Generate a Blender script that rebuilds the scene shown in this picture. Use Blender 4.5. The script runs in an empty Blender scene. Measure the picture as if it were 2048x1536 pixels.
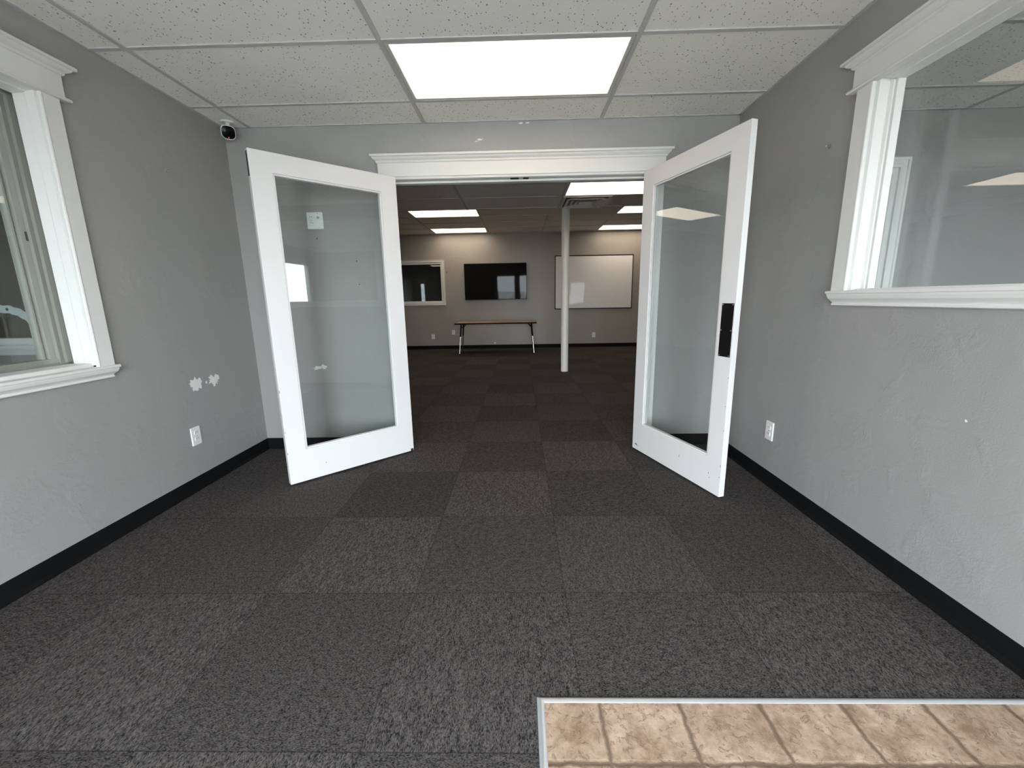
import bpy, bmesh, math, random
from mathutils import Vector, Matrix

random.seed(7)
S = bpy.context.scene
COL = S.collection

# ------------------------------------------------------------------ camera
F_PX, YAW, PITCH, ROLL, EYE = 828.88, -0.0217, 0.2010, -0.0175, 1.149
cy, sy, cp, sp = math.cos(YAW), math.sin(YAW), math.cos(PITCH), math.sin(PITCH)
fwd = Vector((sy * cp, cy * cp, -sp))
right = Vector((cy, -sy, 0))
up = right.cross(fwd)
cr, sr = math.cos(ROLL), math.sin(ROLL)
right, up = right * cr + up * sr, up * cr - right * sr
cam_data = bpy.data.cameras.new('camera')
cam_data.sensor_width = 36.0
cam_data.lens = 36.0 * F_PX / 2048.0
cam_data.clip_start = 0.02
cam = bpy.data.objects.new('camera', cam_data)
COL.objects.link(cam)
M = Matrix((right, up, -fwd)).transposed().to_4x4()
M.translation = (0, 0, EYE)
cam.matrix_world = M
S.camera = cam

# ------------------------------------------------------------------ world, exposure, light through the shop front
S.view_settings.view_transform = 'Standard'
S.view_settings.look = 'None'
S.view_settings.gamma = 1.0
S.view_settings.use_curve_mapping = False
S.view_settings.exposure = 0.1
S.cycles.use_denoising = True
S.cycles.max_bounces = 14
S.cycles.diffuse_bounces = 7
S.cycles.transparent_max_bounces = 24
S.cycles.sample_clamp_indirect = 6.0

SKY = 27.5
FRONT_LAMP = 3.0
FAR_LAMP = 6.2
w = bpy.data.worlds.new('overcast_sky')
S.world = w
w.use_nodes = True
nt = w.node_tree
bg = nt.nodes['Background']
bg.inputs['Color'].default_value = (0.855, 0.925, 1.0, 1)
bg.inputs['Strength'].default_value = SKY


def portal(x0, x1, z0, z1, y):
    d = bpy.data.lights.new('daylight_portal', 'AREA')
    d.shape = 'RECTANGLE'
    d.size, d.size_y = x1 - x0, z1 - z0
    d.cycles.is_portal = True
    o = bpy.data.objects.new('daylight_portal', d)
    o.location = ((x0 + x1) / 2, y, (z0 + z1) / 2)
    o.rotation_euler = (math.radians(90), 0, 0)      # faces +y, into the room
    o.rotation_euler = Vector((0, -1, 0)).to_track_quat('Z', 'Y').to_euler()
    COL.objects.link(o)


FRONT_Y = -1.2
portal(-1.30, 1.10, 0.05, 1.95, FRONT_Y + 0.005)
portal(2.45, 3.20, 0.60, 1.95, FRONT_Y + 0.005)
portal(4.6, 5.85, 0.50, 2.05, FRONT_Y + 0.005)
portal(-5.0, -3.4, 0.60, 2.05, FRONT_Y + 0.005)


# ------------------------------------------------------------------ materials
def new_mat(name):
    m = bpy.data.materials.new(name)
    m.use_nodes = True
    t = m.node_tree
    return m, t, t.nodes['Principled BSDF']


def N(t, kind, **kw):
    n = t.nodes.new(kind)
    for k, v in kw.items():
        setattr(n, k, v)
    return n


def math_node(t, op, a, b=None, clamp=False):
    n = N(t, 'ShaderNodeMath', operation=op, use_clamp=clamp)
    for i, v in enumerate((a, b)):
        if v is None:
            continue
        if isinstance(v, (int, float)):
            n.inputs[i].default_value = v
        else:
            t.links.new(v, n.inputs[i])
    return n.outputs[0]


def mixc(t, fac, c1, c2):
    n = N(t, 'ShaderNodeMix', data_type='RGBA')
    for s, v in ((n.inputs[0], fac), (n.inputs[6], c1), (n.inputs[7], c2)):
        if isinstance(v, (int, float)):
            s.default_value = v
        elif isinstance(v, tuple):
            s.default_value = (*v, 1)
        else:
            t.links.new(v, s)
    return n.outputs[2]


def noise(t, vec, scale, detail=3, rough=0.5, dist=0.0):
    n = N(t, 'ShaderNodeTexNoise')
    n.inputs['Scale'].default_value = scale
    n.inputs['Detail'].default_value = detail
    n.inputs['Roughness'].default_value = rough
    n.inputs['Distortion'].default_value = dist
    if vec is not None:
        t.links.new(vec, n.inputs['Vector'])
    return n.outputs['Fac']


def pos(t):
    return N(t, 'ShaderNodeNewGeometry').outputs['Position']


def ramp(t, v, lo, hi):
    n = N(t, 'ShaderNodeMapRange', clamp=True)
    t.links.new(v, n.inputs[0])
    n.inputs[1].default_value = lo
    n.inputs[2].default_value = hi
    return n.outputs[0]


def bump(t, bsdf, h, strength, dist=0.002):
    n = N(t, 'ShaderNodeBump')
    n.inputs['Strength'].default_value = strength
    n.inputs['Distance'].default_value = dist
    t.links.new(h, n.inputs['Height'])
    t.links.new(n.outputs[0], bsdf.inputs['Normal'])


def plain(name, col, rough=0.5, metal=0.0, spec=0.5, nz=0.03):
    m, t, b = new_mat(name)
    p = pos(t)
    f = noise(t, p, 9.0, 4)
    c = mixc(t, f, tuple(v * (1 - nz) for v in col), tuple(min(1, v * (1 + nz)) for v in col))
    t.links.new(c, b.inputs['Base Color'])
    b.inputs['Roughness'].default_value = rough
    b.inputs['Metallic'].default_value = metal
    b.inputs['Specular IOR Level'].default_value = spec
    return m


def wall_paint(name, col, rough=0.42):
    m, t, b = new_mat(name)
    p = pos(t)
    f = noise(t, p, 2.3, 4)
    t.links.new(mixc(t, f, tuple(v * 0.96 for v in col), tuple(v * 1.04 for v in col)), b.inputs['Base Color'])
    b.inputs['Roughness'].default_value = rough
    b.inputs['Specular IOR Level'].default_value = 0.45
    blot = ramp(t, noise(t, p, 7.0, 2, 0.5, 0.6), 0.52, 0.70)
    det = noise(t, p, 46.0, 4, 0.6, 1.2)
    h = math_node(t, 'ADD', math_node(t, 'MULTIPLY', blot, det), math_node(t, 'MULTIPLY', noise(t, p, 160.0, 2), 0.25))
    bump(t, b, h, 0.42, 0.006)
    return m


def trim_paint(name, col=(0.74, 0.725, 0.70)):
    m, t, b = new_mat(name)
    p = pos(t)
    sc = ramp(t, noise(t, p, 38.0, 5, 0.65, 2.0), 0.735, 0.76)
    t.links.new(mixc(t, sc, col, tuple(v * 0.78 for v in col)), b.inputs['Base Color'])
    b.inputs['Roughness'].default_value = 0.48
    b.inputs['Specular IOR Level'].default_value = 0.3
    bump(t, b, noise(t, p, 60.0, 3), 0.05, 0.002)
    return m


def carpet():
    m, t, b = new_mat('carpet_tile')
    T = 0.5978
    p = pos(t)
    sep = N(t, 'ShaderNodeSeparateXYZ')
    t.links.new(p, sep.inputs[0])
    ux = math_node(t, 'DIVIDE', math_node(t, 'SUBTRACT', sep.outputs[0], -0.4333 - 40 * T), T)
    uy = math_node(t, 'DIVIDE', math_node(t, 'SUBTRACT', sep.outputs[1], 2.0541 - 40 * T), T)
    ix, iy = math_node(t, 'FLOOR', ux), math_node(t, 'FLOOR', uy)
    par = math_node(t, 'MODULO', math_node(t, 'ADD', ix, iy), 2.0)      # 0: pile runs along y, 1: along x
    cell = N(t, 'ShaderNodeCombineXYZ')
    t.links.new(ix, cell.inputs[0])
    t.links.new(iy, cell.inputs[1])
    wn = N(t, 'ShaderNodeTexWhiteNoise')
    t.links.new(cell.outputs[0], wn.inputs['Vector'])
    # rotate coordinates per tile
    cu = N(t, 'ShaderNodeMix', data_type='VECTOR')
    a = N(t, 'ShaderNodeCombineXYZ')
    t.links.new(math_node(t, 'MULTIPLY', sep.outputs[0], 2.3), a.inputs[0])
    t.links.new(sep.outputs[1], a.inputs[1])
    c2 = N(t, 'ShaderNodeCombineXYZ')
    t.links.new(math_node(t, 'MULTIPLY', sep.outputs[1], 2.3), c2.inputs[0])
    t.links.new(sep.outputs[0], c2.inputs[1])
    t.links.new(par, cu.inputs[0])
    t.links.new(a.outputs[0], cu.inputs[4])
    t.links.new(c2.outputs[0], cu.inputs[5])
    off = N(t, 'ShaderNodeVectorMath', operation='ADD')
    t.links.new(cu.outputs[1], off.inputs[0])
    sc = N(t, 'ShaderNodeVectorMath', operation='SCALE')
    t.links.new(wn.outputs['Color'], sc.inputs[0])
    sc.inputs['Scale'].default_value = 7.0
    t.links.new(sc.outputs[0], off.inputs[1])
    v = off.outputs[0]
    fine = noise(t, v, 150.0, 2, 0.7)
    mid = noise(t, v, 45.0, 2, 0.6)
    s = math_node(t, 'ADD', math_node(t, 'MULTIPLY', fine, 0.72), math_node(t, 'MULTIPLY', mid, 0.28))
    s = ramp(t, s, 0.39, 0.63)
    base = mixc(t, s, (0.009, 0.0078, 0.0076), (0.112, 0.100, 0.096))
    hue = noise(t, v, 60.0, 1)
    base = mixc(t, math_node(t, 'MULTIPLY', ramp(t, hue, 0.55, 0.75), 0.35), base, (0.085, 0.062, 0.055))
    tone = math_node(t, 'ADD', 0.92, math_node(t, 'MULTIPLY', wn.outputs['Value'], 0.16))
    tone = math_node(t, 'SUBTRACT', tone, math_node(t, 'MULTIPLY', par, 0.15))
    # seams
    fx = math_node(t, 'ABSOLUTE', math_node(t, 'SUBTRACT', math_node(t, 'FRACT', ux), 0.5))
    fy = math_node(t, 'ABSOLUTE', math_node(t, 'SUBTRACT', math_node(t, 'FRACT', uy), 0.5))
    seam = ramp(t, math_node(t, 'MAXIMUM', fx, fy), 0.4955, 0.4985)
    tone = math_node(t, 'MULTIPLY', tone, math_node(t, 'SUBTRACT', 1.0, math_node(t, 'MULTIPLY', seam, 0.45)))
    mul = N(t, 'ShaderNodeVectorMath', operation='SCALE')
    t.links.new(base, mul.inputs[0])
    t.links.new(tone, mul.inputs['Scale'])
    t.links.new(mul.outputs[0], b.inputs['Base Color'])
    b.inputs['Roughness'].default_value = 0.95
    b.inputs['Specular IOR Level'].default_value = 0.1
    bump(t, b, mid, 0.35, 0.003)
    return m


def ceiling_tile(name, tone=1.0, pits=0.95):
    m, t, b = new_mat(name)
    p = pos(t)
    mp = N(t, 'ShaderNodeMapping')
    mp.inputs['Scale'].default_value = (1.0, 0.55, 1.0)
    wob = N(t, 'ShaderNodeTexNoise')
    wob.inputs['Scale'].default_value = 55.0
    t.links.new(p, wob.inputs['Vector'])
    wsc = N(t, 'ShaderNodeVectorMath', operation='SCALE')
    t.links.new(wob.outputs['Color'], wsc.inputs[0])
    wsc.inputs['Scale'].default_value = 0.022
    ad = N(t, 'ShaderNodeVectorMath', operation='ADD')
    t.links.new(p, ad.inputs[0])
    t.links.new(wsc.outputs[0], ad.inputs[1])
    t.links.new(ad.outputs[0], mp.inputs['Vector'])
    vo = N(t, 'ShaderNodeTexVoronoi')
    vo.inputs['Scale'].default_value = 78.0
    t.links.new(mp.outputs[0], vo.inputs['Vector'])
    sepc = N(t, 'ShaderNodeSeparateColor')
    t.links.new(vo.outputs['Color'], sepc.inputs[0])
    near = math_node(t, 'SUBTRACT', 1.0, ramp(t, vo.outputs['Distance'], 0.13, 0.24))
    keep = ramp(t, sepc.outputs[0], 0.42, 0.55)
    pit = math_node(t, 'MULTIPLY', near, keep)
    f = noise(t, p, 5.0, 5)
    c = mixc(t, f, tuple(v * tone for v in (0.89, 0.86, 0.80)), tuple(v * tone for v in (0.94, 0.91, 0.85)))
    t.links.new(mixc(t, math_node(t, 'MULTIPLY', pit, pits), c, (0.07, 0.06, 0.055)), b.inputs['Base Color'])
    b.inputs['Roughness'].default_value = 0.95
    b.inputs['Specular IOR Level'].default_value = 0.15
    h = math_node(t, 'SUBTRACT', math_node(t, 'MULTIPLY', noise(t, p, 120.0, 3), 0.3), pit)
    bump(t, b, h, 0.5, 0.003)
    return m


def glass(name, tint=(0.90, 0.935, 0.925), f0=0.042):
    m = bpy.data.materials.new(name)
    m.use_nodes = True
    t = m.node_tree
    t.nodes.clear()
    out = N(t, 'ShaderNodeOutputMaterial')
    tr = N(t, 'ShaderNodeBsdfTransparent')
    tr.inputs[0].default_value = (*[v ** 0.5 for v in tint], 1)
    gl = N(t, 'ShaderNodeBsdfGlossy')
    gl.inputs['Roughness'].default_value = 0.0
    g = N(t, 'ShaderNodeNewGeometry')
    d = N(t, 'ShaderNodeVectorMath', operation='DOT_PRODUCT')
    t.links.new(g.outputs['Normal'], d.inputs[0])
    t.links.new(g.outputs['Incoming'], d.inputs[1])
    c = math_node(t, 'SUBTRACT', 1.0, math_node(t, 'ABSOLUTE', d.outputs['Value']), True)
    fr = math_node(t, 'ADD', math_node(t, 'MULTIPLY', math_node(t, 'POWER', c, 5.0), 1 - f0), f0)
    mx = N(t, 'ShaderNodeMixShader')
    t.links.new(fr, mx.inputs[0])
    t.links.new(tr.outputs[0], mx.inputs[1])
    t.links.new(gl.outputs[0], mx.inputs[2])
    t.links.new(mx.outputs[0], out.inputs[0])
    return m


def emit(name, col, strength):
    m = bpy.data.materials.new(name)
    m.use_nodes = True
    t = m.node_tree
    t.nodes.clear()
    out = N(t, 'ShaderNodeOutputMaterial')
    e = N(t, 'ShaderNodeEmission')
    f = noise(t, pos(t), 3.0, 2)
    t.links.new(mixc(t, f, tuple(v * 0.98 for v in col), col), e.inputs[0])
    e.inputs[1].default_value = strength
    t.links.new(e.outputs[0], out.inputs[0])
    return m


def stone_tile():
    m, t, b = new_mat('stone_look_vinyl_tile')
    p = pos(t)
    sep = N(t, 'ShaderNodeSeparateXYZ')
    t.links.new(p, sep.inputs[0])
    wob = math_node(t, 'MULTIPLY', math_node(t, 'SUBTRACT', noise(t, p, 26.0, 3), 0.5), 0.018)
    ux = math_node(t, 'DIVIDE', math_node(t, 'ADD', math_node(t, 'SUBTRACT', sep.outputs[0], 0.214 - 0.2275 * 20), wob), 0.2275)
    uy = math_node(t, 'DIVIDE', math_node(t, 'ADD', math_node(t, 'SUBTRACT', sep.outputs[1], 0.833 - 0.2275 * 20), wob), 0.2275)
    cell = N(t, 'ShaderNodeCombineXYZ')
    t.links.new(math_node(t, 'FLOOR', ux), cell.inputs[0])
    t.links.new(math_node(t, 'FLOOR', uy), cell.inputs[1])
    wn = N(t, 'ShaderNodeTexWhiteNoise')
    t.links.new(cell.outputs[0], wn.inputs['Vector'])
    sc = N(t, 'ShaderNodeVectorMath', operation='SCALE')
    t.links.new(wn.outputs['Color'], sc.inputs[0])
    sc.inputs['Scale'].default_value = 5.0
    ad = N(t, 'ShaderNodeVectorMath', operation='ADD')
    t.links.new(p, ad.inputs[0])
    t.links.new(sc.outputs[0], ad.inputs[1])
    q = ad.outputs[0]
    big = math_node(t, 'ADD', math_node(t, 'MULTIPLY', noise(t, q, 11.0, 6, 0.62, 0.25), 0.65), math_node(t, 'MULTIPLY', noise(t, q, 55.0, 6, 0.7, 0.4), 0.35))
    c = mixc(t, ramp(t, big, 0.38, 0.60), (0.205, 0.128, 0.080), (0.46, 0.335, 0.250))
    cleft = ramp(t, noise(t, q, 34.0, 6, 0.62, 1.6), 0.56, 0.62)
    edge = math_node(t, 'MULTIPLY', cleft, math_node(t, 'SUBTRACT', 1.0, ramp(t, noise(t, q, 34.0, 6, 0.62, 1.6), 0.62, 0.68)))
    c = mixc(t, math_node(t, 'MULTIPLY', edge, 0.8), c, (0.16, 0.105, 0.07))
    fx = math_node(t, 'ABSOLUTE', math_node(t, 'SUBTRACT', math_node(t, 'FRACT', ux), 0.5))
    fy = math_node(t, 'ABSOLUTE', math_node(t, 'SUBTRACT', math_node(t, 'FRACT', uy), 0.5))
    gr = ramp(t, math_node(t, 'MAXIMUM', fx, fy), 0.458, 0.490)
    c = mixc(t, math_node(t, 'MULTIPLY', gr, 0.9), c, (0.13, 0.085, 0.058))
    t.links.new(c, b.inputs['Base Color'])
    b.inputs['Roughness'].default_value = 0.5
    bump(t, b, math_node(t, 'SUBTRACT', math_node(t, 'ADD', big, math_node(t, 'MULTIPLY', cleft, 0.4)), gr), 0.5, 0.004)
    return m


MAT = dict(
    wall=wall_paint('grey_wall_paint', (0.298, 0.288, 0.280)),
    wall_far=wall_paint('taupe_grey_wall_paint', (0.325, 0.296, 0.264)),
    trim=trim_paint('white_gloss_paint'),
    vinyl=plain('off_white_vinyl', (0.36, 0.345, 0.30), 0.4),
    door=trim_paint('white_door_paint', (0.69, 0.67, 0.66)),
    carpet=carpet(),
    ceil=ceiling_tile('fissured_ceiling_tile'),
    ceil_far=ceiling_tile('smooth_ceiling_tile', 1.01, 0.12),
    tbar=plain('white_grid_metal', (0.50, 0.49, 0.47), 0.5),
    tbar_far=plain('grey_grid_metal', (0.6, 0.57, 0.54), 0.5),
    base=plain('black_vinyl_base', (0.006, 0.006, 0.0065), 0.6, spec=0.06),
    glass=glass('clear_glass'),
    glass_dimming=glass('daylight_dimming_glass', (0.32, 0.34, 0.34)),  # dark tint added to cut the daylight entering the left-hand room
    glass2=glass('far_window_glass', (0.75, 0.76, 0.74)),
    lens=emit('front_lamp_lens', (1.0, 0.80, 0.64), FRONT_LAMP),
    lens_far=emit('far_lamp_lens', (1.0, 0.85, 0.68), FAR_LAMP),
    frame=plain('lamp_frame_metal', (0.55, 0.54, 0.52), 0.4),
    plate=plain('white_plastic_plate', (0.78, 0.78, 0.77), 0.35),
    chip=plain('chipped_paint_grey', (0.22, 0.21, 0.20), 0.8),
    slot=plain('dark_slot', (0.02, 0.02, 0.02), 0.6),
    black=plain('black_metal', (0.006, 0.0055, 0.0055), 0.5, spec=0.10),
    screw=plain('dull_screw', (0.35, 0.35, 0.34), 0.35, 0.9),
    plaster=plain('bare_plaster', (0.74, 0.72, 0.71), 0.9, nz=0.15),
    chrome=plain('chrome', (0.75, 0.74, 0.72), 0.15, 1.0),
    alu=plain('brushed_aluminium', (0.62, 0.63, 0.65), 0.42, 0.6, nz=0.08),
    stone=stone_tile(),
    wood=plain('oak_laminate', (0.42, 0.27, 0.16), 0.45, nz=0.12),
    column=plain('cream_column_paint', (0.86, 0.83, 0.78), 0.4),
    screen=plain('tv_screen', (0.008, 0.008, 0.008), 0.03, spec=0.10),
    board=plain('whiteboard_enamel', (0.78, 0.76, 0.75), 0.035, spec=0.12, nz=0.02),
    ventback=plain('vent_dark_inside', (0.10, 0.09, 0.085), 0.6),
    diffuser=plain('white_vent_metal', (0.72, 0.68, 0.64), 0.35),
    camface=plain('camera_black_face', (0.004, 0.004, 0.004), 0.12, spec=0.08),
    red=emit('red_led', (1.0, 0.1, 0.12), 1.0),
    paint=plain('white_window_paint', (0.66, 0.70, 0.70), 0.8, nz=0.12),
    paintblue=plain('blue_window_paint', (0.05, 0.09, 0.14), 0.8),
    pave=plain('grey_pavement', (0.58, 0.565, 0.535), 0.9),
    concrete=plain('outside_render', (0.42, 0.41, 0.39), 0.9),
)


# ------------------------------------------------------------------ mesh helpers
class MB:
    def __init__(self):
        self.bm = bmesh.new()

    def poly(self, pts, h):
        """extrude a closed polygon (list of 3D points) by the vector h"""
        h = Vector(h)
        a = [self.bm.verts.new(p) for p in pts]
        c = [self.bm.verts.new(Vector(p) + h) for p in pts]
        n = len(pts)
        self.bm.faces.new(a)
        self.bm.faces.new(c[::-1])
        for i in range(n):
            self.bm.faces.new((a[i], c[i], c[(i + 1) % n], a[(i + 1) % n]))
        return self

    def box(self, x0, x1, y0, y1, z0, z1):
        return self.poly([(x0, y0, z0), (x1, y0, z0), (x1, y1, z0), (x0, y1, z0)], (0, 0, z1 - z0))

    def loft(self, rings, closed=True, cap=True):
        vs = [[self.bm.verts.new(p) for p in r] for r in rings]
        n = len(rings[0])
        for a, c in zip(vs, vs[1:]):
            for i in range(n if closed else n - 1):
                j = (i + 1) % n
                self.bm.faces.new((a[i], a[j], c[j], c[i]))
        if cap:
            self.bm.faces.new(vs[0][::-1])
            self.bm.faces.new(vs[-1])
        return self

    def tube(self, p0, p1, r0, r1=None, seg=20, steps=1):
        p0, p1 = Vector(p0), Vector(p1)
        r1 = r0 if r1 is None else r1
        ax = (p1 - p0).normalized()
        u = ax.orthogonal().normalized()
        v = ax.cross(u)
        rings = []
        for k in range(steps + 1):
            f = k / steps
            c = p0.lerp(p1, f)
            r = r0 + (r1 - r0) * f
            rings.append([c + (u * math.cos(a) + v * math.sin(a)) * r for a in [2 * math.pi * i / seg for i in range(seg)]])
        return self.loft(rings)

    def build(self, name, mat, parent=None, bevel=0.0, smooth=False, seg=2):
        bmesh.ops.recalc_face_normals(self.bm, faces=self.bm.faces)
        me = bpy.data.meshes.new(name)
        self.bm.to_mesh(me)
        self.bm.free()
        me.materials.append(mat)
        o = bpy.data.objects.new(name, me)
        COL.objects.link(o)
        if parent is not None:
            o.parent = parent
            o.matrix_parent_inverse = parent.matrix_world.inverted() if False else Matrix.Translation(parent.location).inverted() if not parent.rotation_euler.z else (Matrix.Translation(parent.location) @ Matrix.Rotation(parent.rotation_euler.z, 4, 'Z')).inverted()
        if smooth:
            for p in me.polygons:
                p.use_smooth = True
            try:
                me.set_sharp_from_angle(angle=math.radians(35))
            except Exception:
                pass
        if bevel:
            b = o.modifiers.new('edge', 'BEVEL')
            b.width = bevel
            b.segments = seg
            b.limit_method = 'ANGLE'
        return o


def tag(o, label, cat, group=None, kind=None):
    o['label'] = label
    o['category'] = cat
    if group:
        o['group'] = group
    if kind:
        o['kind'] = kind
    return o


def empty(name, loc=(0, 0, 0), rz=0.0):
    o = bpy.data.objects.new(name, None)
    o.location = loc
    o.rotation_euler = (0, 0, rz)
    o.empty_display_size = 0.1
    COL.objects.link(o)
    return o


def panel(fn, a0, a1, z0, z1, t0, t1, holes=()):
    """a wall slab with openings: fn(a, t, z) -> xyz, t from t0 (room face) to t1"""
    As = sorted({a0, a1, *[h[0] for h in holes], *[h[1] for h in holes]})
    Zs = sorted({z0, z1, *[h[2] for h in holes], *[h[3] for h in holes]})
    As = [a for a in As if a0 <= a <= a1]
    Zs = [z for z in Zs if z0 <= z <= z1]
    mb = MB()
    bm = mb.bm
    V = {}

    def vert(i, j, k):
        if (i, j, k) not in V:
            V[i, j, k] = bm.verts.new(fn(As[i], (t0, t1)[k], Zs[j]))
        return V[i, j, k]

    def solid(i, j):
        if not (0 <= i < len(As) - 1 and 0 <= j < len(Zs) - 1):
            return False
        a, z = (As[i] + As[i + 1]) / 2, (Zs[j] + Zs[j + 1]) / 2
        return not any(h[0] < a < h[1] and h[2] < z < h[3] for h in holes)

    for i in range(len(As) - 1):
        for j in range(len(Zs) - 1):
            if not solid(i, j):
                continue
            for k in (0, 1):
                bm.faces.new([vert(i, j, k), vert(i + 1, j, k), vert(i + 1, j + 1, k), vert(i, j + 1, k)])
            for di, dj, e in ((-1, 0, ((i, j), (i, j + 1))), (1, 0, ((i + 1, j), (i + 1, j + 1))),
                              (0, -1, ((i, j), (i + 1, j))), (0, 1, ((i, j + 1), (i + 1, j + 1)))):
                if not solid(i + di, j + dj):
                    (p, q), (r, s) = e
                    bm.faces.new([vert(p, q, 0), vert(r, s, 0), vert(r, s, 1), vert(p, q, 1)])
    return mb


XL, XR, YB, ZC = -2.053, 1.519, 3.160, 2.356
YF, ZH = 10.0, 2.65
YS = 5.98                       # where the far ceiling steps up
PT = 0.14                       # partition thickness
LT, RT = 0.24, 0.14             # side wall thicknesses
EX0, EX1 = -5.4, 6.4            # building extents in x

LEFT = lambda a, u, z: (XL + u, a, z)
RIGHT = lambda a, u, z: (XR - u, a, z)
PART = lambda a, u, z: (a, YB - u, z)
FAR = lambda a, u, z: (a, YF - u, z)

W1 = (-0.30, 1.955, 0.875, 2.055)      # left window opening (y0, y1, z0, z1)
W2 = (-0.30, 1.972, 1.165, 2.025)      # right window opening
DO = (-0.928, 0.942, -0.02, 2.008)     # double door opening
W3 = (-3.30, -1.80, 1.10, 2.03)        # far wall window
W4 = (1.85, 2.64, 0.90, 2.00)          # window from right-hand room to the far room
W5 = (-5.0, -3.72, 0.875, 2.03)        # window from left-hand room to the far room

# ------------------------------------------------------------------ setting: floor, walls, ceilings
tag(MB().box(EX0, EX1, FRONT_Y - 0.15, YF + 0.0, -0.12, 0.0).build('floor', MAT['carpet']),
    'charcoal carpet tiles laid quarter-turned across both rooms', 'floor', kind='structure')
pav = tag(MB().box(-30, 30, -40, FRONT_Y - 0.15, -0.2, -0.04).build('pavement', MAT['pave']),
          'grey pavement outside the shop front', 'pavement', kind='structure')

wl = panel(LEFT, FRONT_Y, YB, 0, ZC + 0.02, 0, -LT, [(W1[0] - 0.051, W1[1] + 0.051, W1[2] - 0.012, W1[3] + 0.031)]).build('wall_left', MAT['wall'])
tag(wl, 'grey painted side wall with a white trimmed window and two bare patches', 'wall', kind='structure')
wr = panel(RIGHT, FRONT_Y, YB, 0, ZC + 0.02, 0, -RT, [(W2[0] - 0.051, W2[1] + 0.051, W2[2] - 0.012, W2[3] + 0.031)]).build('wall_right', MAT['wall'])
tag(wr, 'grey textured side wall with the high white trimmed window', 'wall', kind='structure')
wp = panel(PART, EX0, EX1, 0, ZH + 0.3, 0, -PT, [DO, W4, W5]).build('wall_partition', MAT['wall'])
tag(wp, 'grey wall holding the white framed double doorway', 'wall', kind='structure')
wf = panel(FAR, EX0, EX1, 0, ZH + 0.3, 0, -0.12, [W3]).build('wall_far', MAT['wall_far'])
tag(wf, 'dim taupe wall at the back carrying television and whiteboard', 'wall', kind='structure')
STORE = lambda a, u, z: (a, FRONT_Y - u, z)
we = panel(STORE, EX0, EX1, 0, 2.9, 0, 0.15,
           [(-1.30, 1.10, -0.1, 1.95), (2.45, 3.20, 0.60, 1.95), (4.6, 5.85, 0.50, 2.05), (-5.0, -3.4, 0.60, 2.05)]).build('wall_entry', MAT['wall'])
tag(we, 'grey entry wall with glazed shop front behind the viewer', 'wall', kind='structure')
for nm, x0, x1 in (('wall_outer_left', EX0 - 0.15, EX0), ('wall_outer_right', EX1, EX1 + 0.15)):
    tag(MB().box(x0, x1, FRONT_Y - 0.15, YF + 0.12, 0, 2.9).build(nm, MAT['wall_far']),
        'taupe outer side wall of the building', 'wall', kind='structure')
# small dark room seen through the far window
dr = panel(lambda a, u, z: (a, 12.4 - u, z), -4.5, -0.5, 0, 2.9, 0, -0.1).build('wall_back_room', MAT['wall_far'])
tag(dr, 'wall of the dark room behind the far window', 'wall', kind='structure')
mb = MB()
mb.box(-4.6, -4.5, YF + 0.12, 12.5, 0, 2.9)
mb.box(-0.5, -0.4, YF + 0.12, 12.5, 0, 2.9)
mb.box(-4.6, -0.4, YF + 0.12, 12.5, 2.8, 2.9)
mb.box(-4.6, -0.4, YF + 0.12, 12.5, -0.1, 0.0)
tag(mb.build('wall_back_room_sides', MAT['wall_far']), 'side walls of the dark room behind the far window', 'wall', kind='structure')

GX0, GY0 = -0.6445, 2.2234


def grid_ceiling(name, label, x0, x1, y0, y1, z, gx, gy, mat, tmat, cut=()):
    c = panel(lambda a, u, zz: (a, zz, z + u), x0, x1, y0, y1, 0, 0.03, cut).build(name, mat)
    tag(c, label, 'ceiling', kind='structure')
    mb = MB()
    k = math.ceil((x0 - gx) / 1.22)
    while gx + k * 1.22 < x1:
        X = gx + k * 1.22
        mb.box(X - 0.012, X + 0.012, y0, y1, z - 0.006, z + 0.004)
        k += 1
    k = math.ceil((y0 - gy) / 0.61)
    while gy + k * 0.61 < y1:
        Y = gy + k * 0.61
        mb.box(x0, x1, Y - 0.012, Y + 0.012, z - 0.005, z + 0.004)
        k += 1
    # wall angle
    for xa, xb, ya, yb in ((x0, x0 + 0.018, y0, y1), (x1 - 0.018, x1, y0, y1), (x0, x1, y0, y0 + 0.018), (x0, x1, y1 - 0.018, y1)):
        mb.box(xa, xb, ya, yb, z - 0.004, z + 0.004)
    mb.build('grid_bars', tmat, c)
    return c


def lamp_cut(i, j, gx, gy):
    return (gx + i * 1.22 + 0.03, gx + (i + 1) * 1.22 - 0.03, gy + j * 0.61 + 0.028, gy + (j + 1) * 0.61 - 0.028)


FX0, FY0 = -0.690, 4.725           # low ceiling grid of the far room
HX0, HY0 = -0.690, 7.420           # high ceiling grid
grid_ceiling('ceiling', 'fissured white tile ceiling of the front room', XL, XR, FRONT_Y, YB, ZC, GX0, GY0, MAT['ceil'], MAT['tbar'],
             [lamp_cut(0, 0, GX0, GY0)])
grid_ceiling('ceiling', 'low tile ceiling just beyond the double doors', EX0, EX1, YB + PT, YS, ZC, FX0, FY0, MAT['ceil_far'], MAT['tbar_far'],
             [lamp_cut(1, 0, FX0, FY0), lamp_cut(-2, 0, FX0, FY0)])
grid_ceiling('ceiling', 'raised tile ceiling over the back of the far room', EX0, EX1, YS, YF, ZH, HX0, HY0, MAT['ceil_far'], MAT['tbar_far'],
             [lamp_cut(i, j, HX0, HY0) for i in (-1, 2) for j in (0, 3)])
grid_ceiling('ceiling', 'tile ceiling of the room through the high window', XR + RT, EX1, FRONT_Y, YB, ZC, GX0, GY0, MAT['ceil'], MAT['tbar'])
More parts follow.
